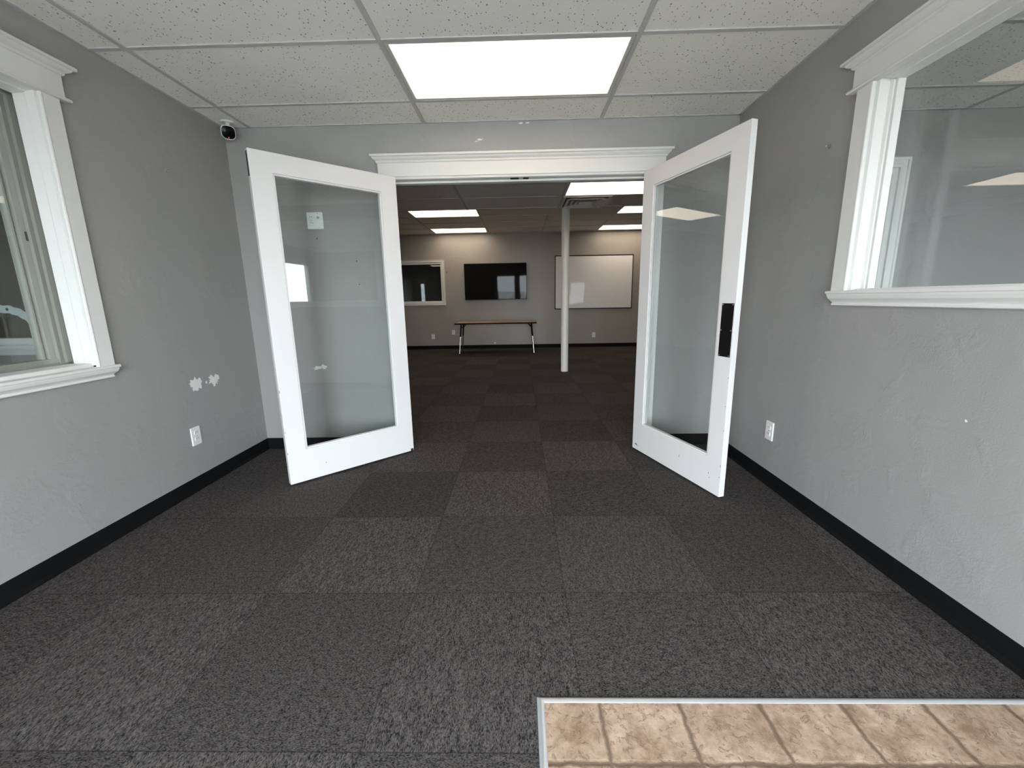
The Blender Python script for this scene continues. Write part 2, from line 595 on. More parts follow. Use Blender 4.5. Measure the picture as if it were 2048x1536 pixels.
grid_ceiling('ceiling', 'tile ceiling of the room through the low window', EX0, XL - LT, FRONT_Y, YB, ZC, GX0, GY0, MAT['ceil'], MAT['tbar'])
tag(MB().box(EX0, EX1, YS - 0.03, YS, ZC, ZH + 0.3).build('trim_1', MAT['wall_far']),
    'drop face between the low and raised far ceilings', 'soffit', kind='structure')
tag(MB().box(EX0 - 0.2, EX1 + 0.2, FRONT_Y - 0.15, YF + 0.15, 2.95, 3.05).build('ceiling_roof', MAT['concrete']),
    'roof deck above the suspended ceilings', 'roof', kind='structure')


# ------------------------------------------------------------------ baseboards (black vinyl cove base)
def baseboard(name, label, fn, spans):
    prof = [(0.0, 0.0), (0.016, 0.0), (0.014, 0.006), (0.006, 0.014), (0.004, 0.020), (0.004, 0.083), (0.002, 0.086), (0.0, 0.086)]
    mb = MB()
    for a0, a1 in spans:
        mb.loft([[fn(a, u, z) for u, z in prof] for a in (a0, a1)])
    return tag(mb.build(name, MAT['base'], smooth=True), label, 'baseboard', kind='structure')


baseboard('baseboard_left', 'black vinyl base along the wall under the low window', LEFT, [(FRONT_Y, YB)])
baseboard('baseboard_right', 'black vinyl base along the textured wall under the high window', RIGHT, [(FRONT_Y, YB)])
baseboard('baseboard_partition', 'black vinyl base either side of the double doorway', PART, [(XL, -0.985), (1.027, XR)])
baseboard('baseboard_far', 'black base along the taupe far wall', FAR, [(EX0, EX1)])


# ------------------------------------------------------------------ mouldings
def cornice(mb, fn, a0, a1, prof, ub):
    rings = []
    for u, z in prof:
        o = u - ub
        rings.append([fn(a0 - o, 0, z), fn(a0 - o, u, z), fn(a1 + o, u, z), fn(a1 + o, 0, z)])
    mb.loft(rings, closed=True, cap=True)


def slab(mb, fn, a0, a1, z0, z1, u0, u1):
    mb.poly([fn(a0, u0, z0), fn(a1, u0, z0), fn(a1, u0, z1), fn(a0, u0, z1)], Vector(fn(a0, u1, z0)) - Vector(fn(a0, u0, z0)))


def strip(mb, fn, prof, z0, z1):
    """vertical moulding: prof is a list of (a, u)"""
    mb.loft([[fn(a, u, z) for a, u in prof] for z in (z0, z1)])


def head_trim(parent, fn, a0, a1, zb, zt, ztop):
    """frieze board with a bottom fillet and a crown cap"""
    mb = MB()
    slab(mb, fn, a0, a1, zb, zt, 0, 0.020)
    mb.build('frieze_board', MAT['trim'], parent, 0.0015)
    mb = MB()
    h = ztop - zt
    cornice(mb, fn, a0, a1, [(0.020, zt - 0.004), (0.027, zt - 0.001), (0.030, zt + 0.12 * h), (0.029, zt + 0.22 * h), (0.036, zt + 0.30 * h),
                             (0.044, zt + 0.42 * h), (0.048, zt + 0.60 * h), (0.050, zt + 0.66 * h), (0.060, zt + 0.68 * h), (0.060, zt + 0.97 * h), (0.057, ztop)], 0.020)
    mb.build('crown_cap', MAT['trim'], parent)


def wall_window(name, label, fn, W, outer, zsill, zap, zb, zt, ztop, depth, double, step):
    """deep trimmed window: outer = where the casing ends, W = clear opening"""
    a0, a1, z0, z1 = W
    root = empty(name, fn(a1, 0, zsill))
    tag(root, label, 'window', kind='structure')
    cw = outer - a1 - 0.052
    head_trim(root, fn, a0 - (outer - a1), outer + 0.028, zb, zt, ztop)
    mb = MB()
    cornice(mb, fn, a0 - (outer - a1), outer + 0.028, [(0.022, zb - 0.010), (0.033, zb - 0.009), (0.036, zb - 0.003), (0.033, zb + 0.003), (0.022, zb + 0.004)], 0.020)
    mb.build('fillet', MAT['trim'], root)
    # side casings with an inner bead and recess
    for side in (1, -1):
        e = a1 if side > 0 else a0
        mb = MB()
        c = step
        P = [(outer - a1, -0.001), (outer - a1, 0.018), (c + 0.006, 0.018), (c + 0.002, 0.020), (c - 0.003, 0.018), (c - 0.005, 0.011), (c - 0.003, 0.003),
             (c + 0.011, 0.001), (c + 0.011, -0.006), (0.050, -0.006), (0.050, -0.001)]
        strip(mb, fn, [(e + side * d, u) for d, u in P], zsill - 0.002, zb - 0.006)
        mb.build('side_casing', MAT['trim'], root)
        mb = MB()
        strip(mb, fn, [(e + side * d, u) for d, u in [(0.049, -0.0065), (c + 0.009, -0.0065), (c * 0.85, -0.011), (c * 0.85, -0.052), (c * 0.85 + 0.003, -0.056), (c * 0.45, -0.060), (c * 0.45, -0.067),
                                                      (c * 0.45 + 0.010, -0.0685), (c * 0.10 + 0.010, -0.0705), (c * 0.10, -0.071), (0.0, -depth), (0.049, -depth)]], z0 - 0.004, z1 + 0.012)
        mb.build('jamb', MAT['trim'], root)
    # head lining, stepped like the jambs
    mb = MB()
    P = [(z1 + 0.03, -0.004), (z1 + 0.022, -0.004), (z1 + 0.014, -0.010), (z1 + 0.006, -0.014), (z1 + 0.004, -0.045), (z1, -0.046), (z1, -depth), (z1 + 0.03, -depth)]
    mb.loft([[fn(a, u, z) for z, u in P] for a in (a0 - 0.01, a1 + 0.01)])
    P = [(zb + 0.01, 0.0), (zb + 0.01, 0.016), (zb - 0.006, 0.016), (zb - 0.010, 0.008), (z1 + 0.026, -0.002), (z1 + 0.024, -0.01), (zb + 0.01, -0.01)]
    mb.loft([[fn(a, u, z) for z, u in P] for a in (a0 - 0.05, a1 + 0.05)])
    mb.build('head_lining', MAT['trim'], root)
    # sill and apron
    mb = MB()
    slab(mb, fn, a0 - (outer - a1) - 0.014, outer + 0.014, zsill - 0.014, zsill, 0, 0.036)
    slab(mb, fn, a0, a1, zsill - 0.014, zsill, 0, -depth - 0.02)
    slab(mb, fn, a0, a1, zsill - 0.002, z0 + 0.006, -0.020, -depth - 0.02)
    mb.build('sill', MAT['trim'], root, 0.003)
    mb = MB()
    h = zsill - 0.014 - zap
    cornice(mb, fn, a0 - (outer - a1), outer, [(0.012, zap), (0.016, zap + 0.06 * h), (0.016, zap + 0.2 * h), (0.013, zap + 0.24 * h), (0.014, zap + 0.30 * h), (0.018, zap + 0.42 * h),
                                               (0.027, zap + 0.62 * h), (0.031, zap + 0.85 * h), (0.032, zap + h)], 0.026)
    mb.build('apron', MAT['trim'], root)
    mb = MB()
    slab(mb, fn, a0 - 0.0, a1 + 0.0, z0 + 0.004, z1, -depth + 0.001, -depth - 0.004)
    mb.build('pane', MAT['glass'], root)
    if double:        # white vinyl window unit behind the inner pane
        b = -depth - 0.03
        mb = MB()
        for e, s in ((a1 + 0.02, -1), (a0 - 0.02, 1)):
            strip(mb, fn, [(e + s * d, u) for d, u in [(-0.03, b), (0.018, b), (0.021, b - 0.012), (0.038, b - 0.012), (0.041, b - 0.004), (0.046, b - 0.004), (0.049, b - 0.016),
                                                         (0.076, b - 0.016), (0.078, b - 0.05), (-0.03, b - 0.05)]], z0 - 0.01, z1 + 0.02)
        for zz, s in ((z0 - 0.01, 1), (z1 + 0.02, -1)):
            P = [(zz, b), (zz + s * 0.020, b), (zz + s * 0.024, b - 0.01), (zz + s * 0.045, b - 0.012), (zz + s * 0.047, b - 0.05), (zz, b - 0.05)]
            mb.loft([[fn(a, u, z) for z, u in P] for a in (a0 - 0.02, a1 + 0.02)])
        fr = mb.build('vinyl_frame', MAT['vinyl'], root)
        mb = MB()
        for e, s in ((a1 - 0.0635, -1), (a0 + 0.0635, 1)):
            strip(mb, fn, [(e + s * d, u) for d, u in [(0, b - 0.03), (0.009, b - 0.03), (0.009, b - 0.06), (0, b - 0.06)]], z0 + 0.03, z1 - 0.03)
        mb.build('sash_stile', MAT['vinyl'], root)
        mb = MB()
        slab(mb, fn, a0 + 0.055, a1 - 0.055, z0 + 0.02, z1 - 0.02, b - 0.044, b - 0.048)
        mb.build('pane', MAT['glass'], root)
        mb = MB()
        slab(mb, fn, a1 - 0.040, a1 - 0.032, 1.445, 1.485, b - 0.0125, b - 0.0145)
        mb.build('latch_slot', MAT['slot'], root)
    return root


win1 = wall_window('window_1', 'low white trimmed interior window on the side wall beside two bare patches', LEFT, W1, 2.022, 0.864, 0.802, 2.065, 2.165, 2.207, 0.117, True, -0.010)
win2 = wall_window('window_2', 'high white trimmed interior window above the black base on the textured wall', RIGHT, W2, 2.078, 1.163, 1.094, 2.034, 2.122, 2.160, 0.101, False, 0.024)

# ------------------------------------------------------------------ door casing
dc = empty('trim_2', (0.02, YB, 2.0))
tag(dc, 'white casing with crown cap around the double doorway', 'door casing', kind='structure')
head_trim(dc, PART, -0.987, 1.027, 2.012, 2.104, 2.152)
for s, e, o in ((-1, DO[0], -0.982), (1, DO[1], 1.022)):
    mb = MB()
    strip(mb, PART, [(o, -0.001), (o, 0.018), (e + s * 0.012, 0.018), (e + s * 0.008, 0.014), (e + s * 0.008, -0.001)], 0.0, 2.012)
    mb.build('side_casing', MAT['trim'], dc)
    mb = MB()
    strip(mb, PART, [(e + s * 0.001, 0.004), (e - s * 0.018, 0.004), (e - s * 0.018, -PT - 0.004), (e + s * 0.001, -PT - 0.004)], 0.0, 2.006)
    mb.build('jamb', MAT['trim'], dc)
mb = MB()
P = [(2.012, 0.010), (1.998, 0.010), (1.994, 0.002), (1.992, -0.045), (1.980, -0.046), (1.980, -0.085), (1.992, -0.086), (1.992, -PT - 0.004), (2.012, -PT - 0.004)]
mb.loft([[PART(a, u, z) for z, u in P] for a in (DO[0] + 0.001, DO[1] - 0.001)])
mb.build('head_jamb', MAT['trim'], dc)
for x0, x1 in ((-0.055, 0.005), (0.035, 0.075)):
    mb = MB()
    mb.box(x0, x1, YB + 0.006, YB + 0.036, 1.9895, 1.9935)
    o = mb.build('strike_plate', MAT['black'], dc, 0.001)
    o['label'] = 'small black catch under the door head'

# ------------------------------------------------------------------ the two french door leaves


def door_leaf(name, label, A, ang, thick, flip, L=0.882, z0=0.012, z1=1.985):
    """s runs from the hinge to the free edge, n out of the face seen from the front room"""
    root = empty(name, (A[0], A[1], 0))
    tag(root, label, 'door', kind='structure')
    d = Vector((math.cos(ang), math.sin(ang), 0))
    n = Vector((d.y, -d.x, 0)) * (1 if not flip else -1)
    O = Vector((A[0], A[1], 0))
    fn = lambda s, t, z: tuple(O + d * s - n * t + Vector((0, 0, z)))
    sw, tr, br = 0.115, 0.110, 0.212

    def piece(nm, s0, s1, za, zb, t0=0.0, t1=thick, mat='door', bev=0.0018):
        mb = MB()
        mb.poly([fn(s0, t0, za), fn(s1, t0, za), fn(s1, t0, zb), fn(s0, t0, zb)], Vector(fn(0, t1, 0)) - Vector(fn(0, t0, 0)))
        return mb.build(nm, MAT[mat], root, bev)
    # one leaf frame: stiles and rails in a single mesh with the glazed opening cut out
    mb = panel(lambda a, t, z: fn(a, t, z), 0, L, z0, z1, 0.0, thick, [(sw, L - sw, z0 + br, z1 - tr)])
    mb.build('leaf_frame', MAT['door'], root, 0.0018)
    mb = MB()
    for t0, t1 in ((0.006, 0.013), (thick - 0.013, thick - 0.006)):
        for s0, s1, za, zb in ((sw, sw + 0.010, z0 + br, z1 - tr), (L - sw - 0.010, L - sw, z0 + br, z1 - tr), (sw, L - sw, z0 + br, z0 + br + 0.010), (sw, L - sw, z1 - tr - 0.010, z1 - tr)):
            mb.poly([fn(s0, t0, za), fn(s1, t0, za), fn(s1, t0, zb), fn(s0, t0, zb)], Vector(fn(0, t1, 0)) - Vector(fn(0, t0, 0)))
    mb.build('glazing_bead', MAT['door'], root, 0.001)
    piece('pane', sw + 0.001, L - sw - 0.001, z0 + br + 0.001, z1 - tr - 0.001, thick / 2 - 0.003, thick / 2 + 0.003, 'glass', 0)
    return root, fn, piece, L


dl, fnl, pl, L = door_leaf('door_1', 'white glazed door leaf swung open, with black edge bolt and wall patch behind its glass', (-0.840, 3.051), math.atan2(-0.694, -0.720), 0.040, True)
o = pl('flush_bolt', L - 0.001, L + 0.0015, 1.845, 1.975, 0.008, 0.030, 'black', 0)
o['label'] = 'black flush bolt in the free edge'
o = pl('corner_chip', 0.004, 0.026, 0.013, 0.030, -0.0012, 0.002, 'slot', 0.001)
o['label'] = 'dark chip at the lower corner'
dr_, fnr, pr, L = door_leaf('door_2', 'white glazed door leaf swung open, with black push plate on its stile', (0.858, 3.070), math.atan2(-0.951, 0.309), 0.037, False)
o = pr('push_plate', 0.792, 0.874, 0.822, 1.110, -0.0025, 0.0, 'black', 0.001)
o['label'] = 'black metal push plate'
for i, (s, z) in enumerate(((0.799, 0.829), (0.867, 0.829), (0.799, 0.966), (0.867, 0.966), (0.799, 1.103), (0.867, 1.103))):
    mb = MB()
    mb.tube(fnr(s, -0.002, z), fnr(s, -0.0042, z), 0.0045, 0.0035, 12)
    mb.build('plate_screw', MAT['screw'], o)
mb = MB()
mb.poly([fnr(0.03, -0.0008, 0.052), fnr(0.075, -0.0008, 0.045), fnr(0.045, -0.0008, 0.060)], Vector(fnr(0, 0.001, 0)) - Vector(fnr(0, 0, 0)))
mb.build('scratch', MAT['slot'], dr_)['label'] = 'dark gouge near the hinge corner'
for s_, z_, w_, h_ in ((0.876, 0.20, 0.004, 0.020), (0.878, 0.41, 0.004, 0.010), (0.874, 0.55, 0.005, 0.008), (0.877, 0.71, 0.004, 0.009), (0.872, 0.13, 0.005, 0.006),
                       (0.790, 0.125, 0.005, 0.014), (0.800, 0.10, 0.004, 0.008), (0.53, 0.135, 0.004, 0.016)):
    mb = MB()
    mb.poly([fnr(s_ - w_ / 2, -0.0006, z_ - h_ / 2), fnr(s_ + w_ / 2, -0.0006, z_ - h_ * 0.3), fnr(s_ + w_ * 0.4, -0.0006, z_ + h_ / 2), fnr(s_ - w_ * 0.4, -0.0006, z_ + h_ * 0.35)],
            Vector(fnr(0, 0.001, 0)) - Vector(fnr(0, 0, 0)))
    mb.build('paint_chip', MAT['chip'], dr_)['label'] = 'grey paint chip'
for s_, z_, h_ in ((0.878, 0.36, 0.012), (0.879, 0.62, 0.02), (0.878, 0.22, 0.014), (0.655, 0.10, 0.012)):
    mb = MB()
    mb.poly([fnl(s_ - 0.002, -0.0006, z_ - h_ / 2), fnl(s_ + 0.002, -0.0006, z_ - h_ * 0.3), fnl(s_ + 0.001, -0.0006, z_ + h_ / 2), fnl(s_ - 0.002, -0.0006, z_ + h_ * 0.35)],
            Vector(fnl(0, 0.001, 0)) - Vector(fnl(0, 0, 0)))
    mb.build('paint_chip', MAT['chip'], dl)['label'] = 'grey paint chip'
for rt, fnx in ((dl, fnl), (dr_, fnr)):
    for z in (0.25, 1.0, 1.75):
        mb = MB()
        mb.tube(fnx(-0.004, 0.045, z - 0.045), fnx(-0.004, 0.045, z + 0.045), 0.007, None, 12)
        mb.build('hinge', MAT['black'], rt)


# ------------------------------------------------------------------ small wall fittings
def frame3(fn, a, z):
    return lambda da, u, dz: fn(a + da, u, z + dz)


def round_rect(w, h, r, seg=4):
    pts = []
    for cx_, cz_, st in ((w / 2 - r, h / 2 - r, 0), (-w / 2 + r, h / 2 - r, 90), (-w / 2 + r, -h / 2 + r, 180), (w / 2 - r, -h / 2 + r, 270)):
        for k in range(seg + 1):
            q = math.radians(st + 90 * k / seg)
            pts.append((cx_ + r * math.cos(q), cz_ + r * math.sin(q)))
    return pts


def rr_block(fn, w, h, r, u0, u1, ch=0.0, seg=4):
    mb = MB()
    a = round_rect(w, h, r, seg)
    rings = [[fn(x, u0, z) for x, z in a]]
    if ch:
        rings.append([fn(x, u1 - ch, z) for x, z in a])
        rings.append([fn(x * (1 - 2 * ch / w), u1, z * (1 - 2 * ch / h)) for x, z in a])
    else:
        rings.append([fn(x, u1, z) for x, z in a])
    return mb.loft(rings)


def disc(fn, x, z, r, u0, u1, seg=16):
    mb = MB()
    ps = [(x + r * math.cos(2 * math.pi * k / seg), z + r * math.sin(2 * math.pi * k / seg)) for k in range(seg)]
    return mb.loft([[fn(a, u0, b) for a, b in ps], [fn(a, u1, b) for a, b in ps]])


def outlet(fn, a, z, label, w=0.075, h=0.116, kind='duplex'):
    f = frame3(fn, a, z)
    root = empty('wall_outlet' if kind != 'blank' else 'blank_wall_plate', f(0, 0, 0))
    tag(root, label, 'outlet' if kind != 'blank' else 'wall plate')
    rr_block(f, w, h, 0.004, 0, 0.006, 0.003).build('cover_plate', MAT['plate'], root)
    cx_ = -0.024 if kind == 'combo' else 0.0
    if kind != 'blank':
        for dz in (0.020, -0.020):
            g = lambda x, u, zz, c=cx_, d=dz: f(c + x, u, d + zz)
            r = rr_block(g, 0.033, 0.029, 0.011, 0.006, 0.0085, 0.0015).build('receptacle', MAT['plate'], root)
            mb = MB()
            for sx, hh in ((-0.0065, 0.010), (0.0065, 0.008)):
                mb.poly([g(sx - 0.0015, 0.0087, 0.001), g(sx + 0.0015, 0.0087, 0.001), g(sx + 0.0015, 0.0087, 0.001 + hh), g(sx - 0.0015, 0.0087, 0.001 + hh)],
                        Vector(g(0, 0.0092, 0)) - Vector(g(0, 0.0087, 0)))
            mb.build('slots', MAT['slot'], r)
        disc(f, cx_, 0, 0.003, 0.006, 0.0075).build('screw', MAT['screw'], root)
    else:
        for dz in (0.03, -0.03):
            disc(f, 0, dz, 0.003, 0.006, 0.0075).build('screw', MAT['screw'], root)
    if kind == 'combo':
        j = disc(f, 0.026, 0.020, 0.0085, 0.006, 0.010).build('cable_jack', MAT['screw'], root)
        j['label'] = 'round metal cable jack'
        for dz in (0.048, -0.048):
            disc(f, 0.026, dz, 0.003, 0.006, 0.0075).build('screw', MAT['screw'], root)
    return root


outlet(LEFT, 2.458, 0.341, 'white duplex outlet low on the grey wall below two bare plaster patches')
outlet(RIGHT, 2.456, 0.336, 'white duplex outlet low on the textured wall beside the door with push plate')
outlet(PART, -1.478, 1.734, 'double-width white outlet plate with cable jack, high behind the open door glass', 0.116, 0.116, 'combo')
outlet(FAR, -2.100, 0.300, 'blank white wall plate low on the far wall under the framed window', 0.08, 0.116, 'blank')
outlet(FAR, -1.604, 0.398, 'small white outlet on the far wall just beside the table end', 0.075, 0.11)
outlet(FAR, 1.760, 0.287, 'small white outlet on the far wall beneath the whiteboard', 0.078, 0.116)


def patch(parent, fn, a, z, w, h, seed, label, n=26, mat='plaster', rough=0.35):
    """ragged spot where the paint has torn off"""
    rnd = random.Random(seed)
    ps = []
    for k in range(n):
        q = 2 * math.pi * k / n
        r = 1 + rnd.uniform(-rough, rough * 0.6)
        ps.append((a + w / 2 * math.cos(q) * r, z + h / 2 * math.sin(q) * r))
    mb = MB()
    mb.loft([[fn(x, -0.0005, y) for x, y in ps], [fn(x, 0.0007, y) for x, y in ps]])
    o = mb.build('bare_patch', MAT[mat], parent)
    o['label'] = label
    return o


patch(wl, LEFT, 2.535, 0.660, 0.105, 0.085, 3, 'larger ragged white spot of torn paint')
patch(wl, LEFT, 2.685, 0.655, 0.100, 0.070, 5, 'smaller ragged white spot of torn paint', rough=0.5)
patch(wl, LEFT, 2.618, 0.654, 0.014, 0.022, 8, 'tiny chip of torn paint', 12)
patch(wp, PART, -1.575, 0.654, 0.075, 0.030, 11, 'ragged white torn paint behind the open door', rough=0.45)
patch(wp, PART, -1.530, 0.660, 0.050, 0.040, 12, 'ragged white torn paint behind the open door', rough=0.5)
patch(wp, PART, -0.262, 2.243, 0.045, 0.014, 14, 'white scrape above the doorway', rough=0.6)
patch(wp, PART, -0.285, 2.232, 0.030, 0.006, 15, 'white scrape above the doorway', rough=0.6)
patch(wp, PART, 0.025, 2.340, 0.030, 0.014, 16, 'white scuff at the ceiling line', rough=0.5)
patch(wp, PART, 0.070, 2.341, 0.026, 0.010, 17, 'white scuff at the ceiling line', rough=0.5)
for a, z in ((-1.200, 1.447), (-1.195, 1.280), (-1.478, 1.610)):
    patch(wp, PART, a, z, 0.009, 0.009, 20, 'small dark nail hole', 10, 'slot', 0.1)
patch(wr, RIGHT, 1.390, 0.716, 0.010, 0.010, 21, 'tiny white fleck', 10)
patch(wf, FAR, -0.61, 0.132, 0.055, 0.035, 22, 'white scuff under the table', 16)


def hook(name, label, fn, a, z, r, mat):
    f = frame3(fn, a, z)
    root = empty(name, f(0, 0, 0))
    tag(root, label, 'wall anchor')
    disc(f, 0, 0, r, 0, 0.004).build('collar', MAT[mat], root, smooth=True)
    mb = MB()
    mb.tube(f(0, 0.003, 0), f(0, 0.016, 0.002), r * 0.35, None, 10)
    mb.tube(f(0, 0.015, 0.001), f(0, 0.017, 0.004), r * 0.55, None, 10)
    mb.build('screw', MAT['screw'], root)
    return root


hook('wall_anchor', 'grey painted wall anchor high beside the low window casing', LEFT, 2.583, 1.917, 0.012, 'wall')
hook('wall_anchor', 'metal screw anchor sticking out beside the high window casing', RIGHT, 2.238, 1.853, 0.010, 'screw')
hook('wall_anchor', 'dark little hook beside the framed window on the far wall', FAR, -1.700, 1.800, 0.014, 'black')


# ------------------------------------------------------------------ ceiling lights
def ceiling_light(label, i, j, gx, gy, z, mat, group=None):
    x0, x1, y0, y1 = gx + i * 1.22, gx + (i + 1) * 1.22, gy + j * 0.61, gy + (j + 1) * 0.61
    root = empty('ceiling_light', ((x0 + x1) / 2, (y0 + y1) / 2, z))
    tag(root, label, 'ceiling light', group)
    g = 0.014
    mb = panel(lambda a, u, zz: (a, zz, z + u), x0 + g, x1 - g, y0 + g, y1 - g, -0.003, 0.03,
               [(x0 + 0.032, x1 - 0.032, y0 + 0.030, y1 - 0.030)])
    mb.build('frame', MAT['frame'], root)
    mb = MB()
    mb.box(x0 + 0.030, x1 - 0.030, y0 + 0.028, y1 - 0.028, z + 0.006, z + 0.012)
    mb.build('lens', MAT[mat], root)
    mb = MB()
    mb.box(x0 + 0.025, x1 - 0.025, y0 + 0.025, y1 - 0.025, z + 0.03, z + 0.09)
    mb.build('housing', MAT['frame'], root)
    return root


ceiling_light('large lit panel in the front room ceiling before the doorway', 0, 0, GX0, GY0, ZC, 'lens')
ceiling_light('lit panel in the low ceiling touching the square vent', 1, 0, FX0, FY0, ZC, 'lens_far')
ceiling_light('lit panel in the low ceiling seen only mirrored in glass', -2, 0, FX0, FY0, ZC, 'lens_far')
ceiling_light('lit raised-ceiling panel above the framed window, nearer of two', -1, 0, HX0, HY0, ZH, 'lens_far')
ceiling_light('lit raised-ceiling panel against the far wall above the framed window', -1, 3, HX0, HY0, ZH, 'lens_far')
ceiling_light('lit raised-ceiling panel on the whiteboard side, nearer of two', 2, 0, HX0, HY0, ZH, 'lens_far')
ceiling_light('lit raised-ceiling panel against the far wall above the whiteboard', 2, 3, HX0, HY0, ZH, 'lens_far')

# square air diffuser
vx0, vx1, vy0, vy1 = FX0 + 1.22 + 0.014, FX0 + 1.22 + 0.61, FY0 + 0.61 + 0.012, FY0 + 1.22 - 0.012
vr = empty('ceiling_vent', ((vx0 + vx1) / 2, (vy0 + vy1) / 2, ZC))
tag(vr, 'square stepped air vent in the low ceiling above the column', 'ceiling vent')
vc = Vector(((vx0 + vx1) / 2, (vy0 + vy1) / 2, 0))


def sq(r, z):
    return [(vc.x - r, vc.y - r, z), (vc.x + r, vc.y - r, z), (vc.x + r, vc.y + r, z), (vc.x - r, vc.y + r, z)]


MB().loft([sq(0.292, ZC - 0.006), sq(0.292, ZC - 0.0005)]).build('backing', MAT['ventback'], vr)
mb = MB()
mb.loft([sq(0.292, ZC - 0.0065), sq(0.292, ZC - 0.012), sq(0.262, ZC - 0.012), sq(0.262, ZC - 0.0065)], cap=False)
mb.build('border', MAT['diffuser'], vr)
for k, (ro, ri) in enumerate(((0.250, 0.205), (0.190, 0.145), (0.130, 0.085))):
    mb = MB()
    mb.loft([sq(ro, ZC - 0.030), sq(ro - 0.004, ZC - 0.032), sq(ri - 0.004, ZC - 0.008), sq(ri, ZC - 0.007)], cap=False)
    mb.build('louver', MAT['diffuser'], vr)
MB().loft([sq(0.075, ZC - 0.026), sq(0.078, ZC - 0.022), sq(0.03, ZC - 0.008)]).build('centre_plate', MAT['diffuser'], vr)

# ------------------------------------------------------------------ security camera in the corner
cx0_, cy0_ = -1.955, 3.055
sc_ = empty('security_camera', (cx0_, cy0_, ZC))
tag(sc_, 'small white security camera with black face hanging in the ceiling corner', 'camera')
MB().tube((cx0_, cy0_, ZC), (cx0_, cy0_, ZC - 0.010), 0.042, 0.038, 28).build('mount_base', MAT['plate'], sc_, 0.002, True)
MB().tube((cx0_, cy0_, ZC - 0.008), (cx0_ + 0.004, cy0_ - 0.010, ZC - 0.036), 0.013, 0.011, 16).build('ball_joint', MAT['plate'], sc_, 0, True)
tgt = Vector((0.1, 0.3, 1.0))
cc = Vector((cx0_ + 0.006, cy0_ - 0.016, ZC - 0.070))
dv = (tgt - cc).normalized()
cu_ = dv.cross(Vector((0, 0, 1))).normalized()
cv_ = cu_.cross(dv)


def camring(t, s):
    return [tuple(cc + dv * t + (cu_ * x + cv_ * y) * s) for x, y in round_rect(0.084, 0.084, 0.030, 6)]


MB().loft([camring(-0.045, 0.55), camring(-0.040, 0.80), camring(-0.020, 0.97), camring(0.010, 1.0), camring(0.018, 1.0), camring(0.021, 0.95)]).build('body', MAT['plate'], sc_, 0, True)
MB().loft([camring(0.019, 0.90), camring(0.0225, 0.90), camring(0.024, 0.84)]).build('face', MAT['camface'], sc_, 0, True)
MB().tube(cc + dv * 0.0235 - cv_ * 0.030, cc + dv * 0.0255 - cv_ * 0.030, 0.0035, None, 10).build('indicator_light', MAT['red'], sc_)['label'] = 'tiny red indicator light'

# ------------------------------------------------------------------ entry tile with metal edging
tl = MB().box(0.052, XR - 0.016, FRONT_Y, 0.995, 0.0, 0.004).build('floor_tile', MAT['stone'])
tag(tl, 'tan stone-look tile entry patch inset in the carpet, edged in metal', 'tile floor', kind='structure')
mb = MB()
prof = [(0.0, 0.0), (0.004, 0.004), (0.010, 0.007), (0.016, 0.007), (0.021, 0.0045), (0.021, 0.0)]
path_y = [(0.035, FRONT_Y), (0.035, 1.013), (XR - 0.016, 1.013)]
mb.loft([[(0.035 + u, FRONT_Y, z) for u, z in prof], [(0.035 + u, 1.013 - u, z) for u, z in prof], [(XR - 0.016, 1.013 - u, z) for u, z in prof]])
mb.build('edge_strip', MAT['alu'], tl, 0, True)['label'] = 'silver metal edge strip'

# ------------------------------------------------------------------ far room: column, table, television, whiteboard, window
col = MB().tube((0.708, 6.63, 0), (0.708, 6.63, ZH + 0.01), 0.0585, 0.0585, 40).build('support_column', MAT['column'], None, 0, True)
tag(col, 'round white steel column standing alone in the far room', 'column', kind='structure')

tb = empty('folding_table', (-0.515, 9.12, 0))
tag(tb, 'long activity table with wood top and black chrome-footed legs against the far wall', 'table')
mb = MB()
mb.box(-1.372, 0.342, 8.745, 9.49, 0.651, 0.678)
mb.build('tabletop', MAT['wood'], tb, 0.002)['label'] = 'oak laminate top'
mb = panel(lambda a, u, z: (a, z, u), -1.377, 0.347, 8.740, 9.495, 0.649, 0.680, [(-1.371, 0.341, 8.746, 9.489)])
mb.build('edge_band', MAT['black'], tb, 0.004)['label'] = 'black rubber edge band'
for sx in (-1, 1):
    for sy in (-1, 1):
        xt, yt = (-1.268 if sx < 0 else 0.246), 9.17 + sy * 0.19
        xb, yb_ = xt + sx * 0.048, 9.17 + sy * 0.255
        P0, P1 = Vector((xt, yt, 0.650)), Vector((xb, yb_, 0.010))
        Pm = P0.lerp(P1, 0.43)
        lg = MB().tube(P0, Pm, 0.0160, None, 16).build('leg', MAT['black'], tb, 0, True)
        MB().tube(Pm - (P1 - P0).normalized() * 0.01, P1, 0.0110, None, 16).build('leg_tube', MAT['chrome'], lg, 0, True)['label'] = 'chrome height-adjustable leg insert'
        MB().tube(P1 + Vector((0, 0, 0.006)), (P1.x, P1.y, 0.0), 0.016, 0.020, 14).build('foot', MAT['black'], lg, 0, True)
        br = MB()
        br.tube(P0.lerp(P1, 0.16), (xt - sx * 0.085, yt, 0.648), 0.009, None, 10)
        br.build('brace', MAT['black'], lg)
for xt in (-1.268, 0.246):
    MB().box(xt - 0.03, xt + 0.03, 8.94, 9.40, 0.640, 0.650).build('leg_bracket', MAT['black'], tb)

